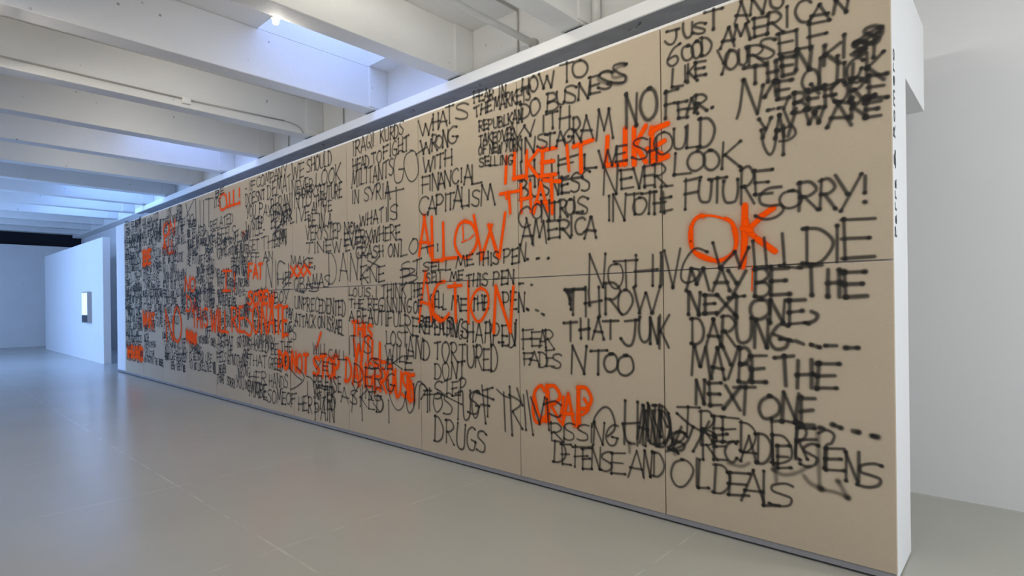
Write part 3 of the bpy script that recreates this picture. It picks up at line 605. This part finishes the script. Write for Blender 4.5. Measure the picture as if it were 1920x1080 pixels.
P('o', 'words THIS WILL before RESONATE', [("THIS",361,611,34,390,614,36), ("WILL",395,618,38,428,625,38)], .032)
P('o', 'large word NO', [raw((313,638),(311,580)), raw((311,582),(324,636)), raw((325,638),(327,590)), raw((331,576),(325,600),(326,628),(334,641),(340,622),(339,594),(333,576))], .034, layer=3)
P('o', 'word CALL with exclamation mark', [("C",411,396,30,424,394,28), raw((424,368),(426,388)), raw((430,362),(431,386)), raw((438,358),(438,384)), raw((426,388),(448,381)), raw((449,354),(449,368)), raw((449,379),(450,381))], .03)
P('o', 'dot', [raw((457,435),(456,440))], .026)
P('o', 'small scrawl near the top', [("ON",306,444,26,328,440,26), ("ALL",305,476,26,328,474,26)], .034)
P('o', 'small block of letters on the left', [("BE",268,497,26,283,495,26), ("BE",270,496,24,282,494,22)], .045)
P('o', 'small words over NO', [("NO",346,546,24,366,544,26), ("DA",349,584,28,371,586,28)], .03)
P('o', 'word WHAT low on the left', [("WHAT",268,610,26,290,616,26)], .045)
P('o', 'word by the left edge near the floor', [("WE ARE",239,668,20,268,676,20), ("EVER",241,667,16,267,672,18)], .05)
P('o', 'letters IT', [("I",418,546,40,430,546,40), raw((418,508),(434,508)), raw((418,545),(432,545)), raw((440,512),(440,544))], .03)
P('o', 'filled slanting block', [("MY",350,632,12,368,642,16), ("NW",350,638,18,368,646,18), raw((350,624),(368,640)), raw((351,630),(367,644))], .045)
P('k', 'tall bars and a T', [raw((367,374),(368,415)), raw((375,376),(376,425)), raw((382,376),(382,440)), raw((392,372),(392,425)), raw((386,374),(401,371)), raw((349,383),(352,400)), raw((352,400),(364,374)), ("PO",350,422,18,364,420,18), ("ITS",402,390,16,414,384,14), ("BE",404,370,12,420,362,12)], .019)
P('k', 'words RELATED LOVE FEELS', [("RELATED",394,432,16,437,418,20), ("LOVE",375,458,22,404,452,22), ("FEELS",408,452,22,442,446,26), ("YOU",440,474,20,458,472,20)], .018)
P('k', 'solid dark patch at the left edge', [raw((240,562),(242,592)), raw((242,572),(247,580)), raw((244,560),(243,590)), raw((240,580),(248,592)), raw((305,624),(306,634))], .04)
# --- dense small writing that fills the far left panels
WORDS = "WHAT THEM NEVER LOOK INTO THE FUTURE LOVE FEELS RELATED GET OFF WILL PAY YOU COMPANY SOME OF HER HANDS MADE SHOULD BE WE SORRY FEAR NO AND THAT THIS NEXT ONE MAYBE LIKE IT LIVE IN A VERY STEP DIE NOTHING GOOD DEALS WRONG WITH ALLOW HAPPEN TO GO".split()
def dense(c, zr, pitch, hh, fill, skip=(), lay=2, hw=.0165):
    xr_, xl_ = -PW*c, -PW*(c+1)
    z = zr[0]
    while z < zr[1]:
        zz = z + rnd.uniform(-.02, .02)
        x = xl_ + .02 + rnd.uniform(0, .12)
        while x < xr_ - .15:
            wd = rnd.choice(WORDS); h = hh*rnd.uniform(.8, 1.25); ln = min(len(wd)*h*rnd.uniform(.45, .62), xr_-.02-x)
            ok = rnd.random() < fill and not any(a <= (x-xl_)/PW <= b and p <= zz <= q_ for a, b, p, q_ in skip)
            if ok and ln > .1:
                mb = MB(); word(mb, (wd, x, zz, h, x+ln, zz+rnd.uniform(-.03, .03), h*rnd.uniform(.9, 1.15)), hw*rnd.uniform(.85, 1.2), 0 if rnd.random() < .72 else lay, False, 1.5, wl_map)
                o = finish(mb, 'scrawled_word', '', [M_black], panel[(c, 1 if zz > ZM-.06 else 0)]); del o['label']
            x += ln + rnd.uniform(.03, .10)
        z += pitch*rnd.uniform(.85, 1.15)
dense(5, (.75, 3.0), .22, .15, .30, [(0, 1, 2.0, 2.6)], lay=0)
dense(6, (.30, 2.75), .165, .14, .82, [(.05, .6, 1.0, 1.25)], hw=.016)
dense(7, (.42, 3.1), .165, .14, .84, [(.4, 1, 2.8, 3.6), (.0, .5, .95, 1.2)], hw=.0185)
dense(8, (.34, 3.5), .16, .14, .86, [(.5, 1, .9, 1.3), (.6, 1, 1.75, 2.0)], hw=.018)
dense(9, (.38, 3.45), .155, .14, .86, [(.55, 1, .5, .9)], hw=.018)
dense(10, (.33, 3.5), .15, .14, .92, hw=.0185)
dense(9, (1.3, 3.4), .34, .26, .4, hw=.016); dense(10, (.5, 3.3), .32, .26, .5, hw=.016)
dense(7, (1.6, 2.7), .34, .28, .3); dense(8, (1.6, 3.3), .34, .28, .3); dense(6, (1.75, 2.6), .34, .3, .3)

# ------------------------------------------------------------------ ceiling lamps: one spot head in each bay, clamped to the beam side
for k, bx in enumerate([b for b in BX if -14 < b < 0]):
    x = bx - BW - .185; y = -.96; z = 4.70 if abs(bx+5.12) < .1 else 4.90
    root = empty('ceiling_lamp', (bx-BW, y, z+.1))
    n_ = round((-3.15-bx)/1.97)
    tag(root, 'small bright ceiling lamp glowing below a beam beside the skylight' if n_ == 1 else 'small white ceiling lamp on a beam above the near end of the painting' if n_ < 1 else 'small ceiling lamp hidden behind a white concrete beam', 'lamp', 'ceiling lamps between the beams')
    q = MB(); q.tube([(bx-BW, y, z+.12), (x, y, z+.12), (x, y, z+.06)], .012, 8); q.build('arm', M_pipe, root, smooth=True)
    q = MB(); q.tube([(x, y, z+.07), (x, y, z+.02)], .045, 16); q.build('lamp_head', M_pipe, root, smooth=False)
    q = MB(); q.tube([(x, y, z+.02), (x, y, z-.01), (x, y, z-.03)], .03, 14); q.build('bulb', M_bulb, root, smooth=True)
    d = bpy.data.lights.new('ceiling_lamp_light', 'POINT'); d.energy = LAMP_W*(3.6 if -4 < bx < -3 else 2.2 if bx > -3 else 1); d.color = (1, .95, .85); d.shadow_soft_size = .06
    o = bpy.data.objects.new('ceiling_lamp_light', d); C.objects.link(o); o.location = (x-.0, y, z-.10)
# unseen light fixtures, added under the beams to brighten display wall and passage
def fill_light_fixture(x, y, z, tilt, L, W, col, label):
    root = empty('gallery_light', (x, y, z)); tag(root, label, 'ceiling light', 'gallery lights in front of the display wall')
    q = MB(); q.box((x-L/2-.05, y-.16, z), (x+L/2+.05, y+.16, z+.05)); o = q.build('housing', M_white, root, bevel=.01)
    q = MB(); q.tube([(x-L*.4, y, z+.05), (x-L*.4, y, ZC)], .008, 8); q.tube([(x+L*.4, y, z+.05), (x+L*.4, y, ZC)], .008, 8); q.build('hanger', M_grey, root)
    root.rotation_euler = (0, 0, 0)
    area('gallery_light_light', (x, y, z-.03), (math.radians(tilt), 0, 0), L, .3, col, W)
for x, W_ in ((2.2, 1.15), (-2.2, 1.05), (-7.5, .95)):
    fill_light_fixture(x, -3.35, 4.5, 40, 2.6, ROOM_W*W_, (1, .92, .79), 'long white gallery light hung under the beams facing the painting')
fill_light_fixture(3.3, 1.1, 4.5, 0, 1.5, 66, (.97, 1, .96), 'long white gallery light over the passage beyond the wall end')
area('window_daylight', (4.9, -2.2, 1.7), (0, math.radians(90), 0), 2.2, 2.4, (.82, .88, 1), 92)  # added light from out of view, brightens the end face and back wall
# assumed daylight from out of view, tints the far part of the hall blue
area('window_daylight', (-20.0, -7.9, 2.8), (math.radians(-90), 0, math.radians(180)), 6, 4, (.33, .54, 1), END_W)
def window(n, a, b, axis):
    q = MB()
    if axis == 'y':     # in a wall facing +y
        for x in (a[0], (a[0]+b[0])/2-.03, b[0]-.06): q.box((x, Y0, a[1]), (x+.06, Y0+.06, b[1]))
        for z in (a[1], b[1]-.06): q.box((a[0], Y0, z), (b[0], Y0+.06, z+.06))
        p = ((a[0], Y0+.005, a[1]), (b[0], Y0+.02, b[1]))
    else:               # in a wall facing -x
        for y in (a[0], (a[0]+b[0])/2-.03, b[0]-.06): q.box((X1-.06, y, a[1]), (X1, y+.06, b[1]))
        for z in (a[1], b[1]-.06): q.box((X1-.06, a[0], z), (X1, b[0], z+.06))
        p = ((X1-.02, a[0], a[1]), (X1-.005, b[0], b[1]))
    o = struct(q.build('window_%d' % n, M_white), 'tall window letting daylight into the hall')
    box('pane', *p, M_sky, o)
window(31, (-23, .8), (-17, 4.8), 'y'); window(32, (-3.4, .6), (-1, 2.8), 'x')  # far window is assumed, the right wall one made up around the added daylight

# ------------------------------------------------------------------ services
o = MB(); o.tube([(-3.86, -7.9, 4.76), (-3.86, 1.5, 4.76)], .04, 14); o = o.build('water_pipe', M_pipe, smooth=True)
tag(o, 'thick white pipe running between the two nearest ceiling beams', 'pipe')
q = MB(); q.tube([(-3.86, 1.47, 4.76), (-3.86, 1.53, 4.76)], .06, 14); q.build('wall_flange', M_grey, o)
o = MB(); o.tube([(-4.13, 1.515, 4.655), (-4.13, 1.515, 5.26)], .012, 8); o.tube([(-4.13, 1.515, 5.26), (-4.15, .6, 5.265), (-4.15, -2, 5.265)], .014, 8)
tag(o.build('conduit', M_grey), 'thin grey conduit climbing the upper wall beside the thick pipe', 'conduit')
o = MB(); o.tube([(-2.93, 1.46, 4.642), (-2.93, 1.46, 5.27)], .05, 14)
tag(o.build('drain_pipe', M_pipe, smooth=True), 'white vertical pipe standing on the ledge beside the nearest beam', 'pipe')
for x, lb in ((-8.19, 'short grey conduit on the upper wall between second and third beams'), (-10.2, 'short grey conduit on the upper wall beside the junction box beam')):
    o = MB(); o.tube([(x, 1.518, 4.655), (x, 1.518, 5.27)], .012, 8); tag(o.build('conduit', M_grey), lb, 'conduit')
xb = -9.06+BW
root = empty('electrical_conduit', (xb, -.74, 4.74))
tag(root, 'grey conduit with white junction box along the side of a beam', 'conduit')
q = MB(); q.tube([(xb+.016, -7.5, 4.765), (xb+.016, -.80, 4.765)], .013, 8); q.tube([(xb+.016, -.68, 4.765), (xb+.016, .80, 4.79)], .013, 8)
q.tube([(xb+.016, .78, 4.79)] + [(xb+.016, .8+.33*math.sin(a), 4.68+.11*math.cos(a)) for a in (0, .4, .8, 1.2, 1.57)] + [(xb+.016, 1.15, 4.645)], .011, 8)
q.build('conduit_run', M_grey, root, smooth=True)
q = MB(); q.box((xb, -.80, 4.69), (xb+.05, -.68, 4.80)); q.build('junction_box', M_pipe, root, bevel=.008)
q = MB(); q.box((xb+.05, -.79, 4.70), (xb+.056, -.69, 4.79)); q.build('box_cover', M_white, root, bevel=.002)

# ------------------------------------------------------------------ framed screen on the second wall
root = empty('wall_monitor', (-20.2, .225, 1.16))
tag(root, 'tall framed lit panel hanging on the second white wall at far left', 'screen')
q = MB(); q.box((-20.75, .12, 1.14), (-20.0, .224, 2.07)); q.build('frame', M_frame, root, bevel=.006)
q = MB(); q.box((-20.71, .114, 1.38), (-20.04, .1195, 2.04)); q.build('screen', M_screen, root)
q = MB(); q.box((-20.71, .114, 1.17), (-20.04, .1195, 1.36)); q.build('caption_strip', M_dark, root)
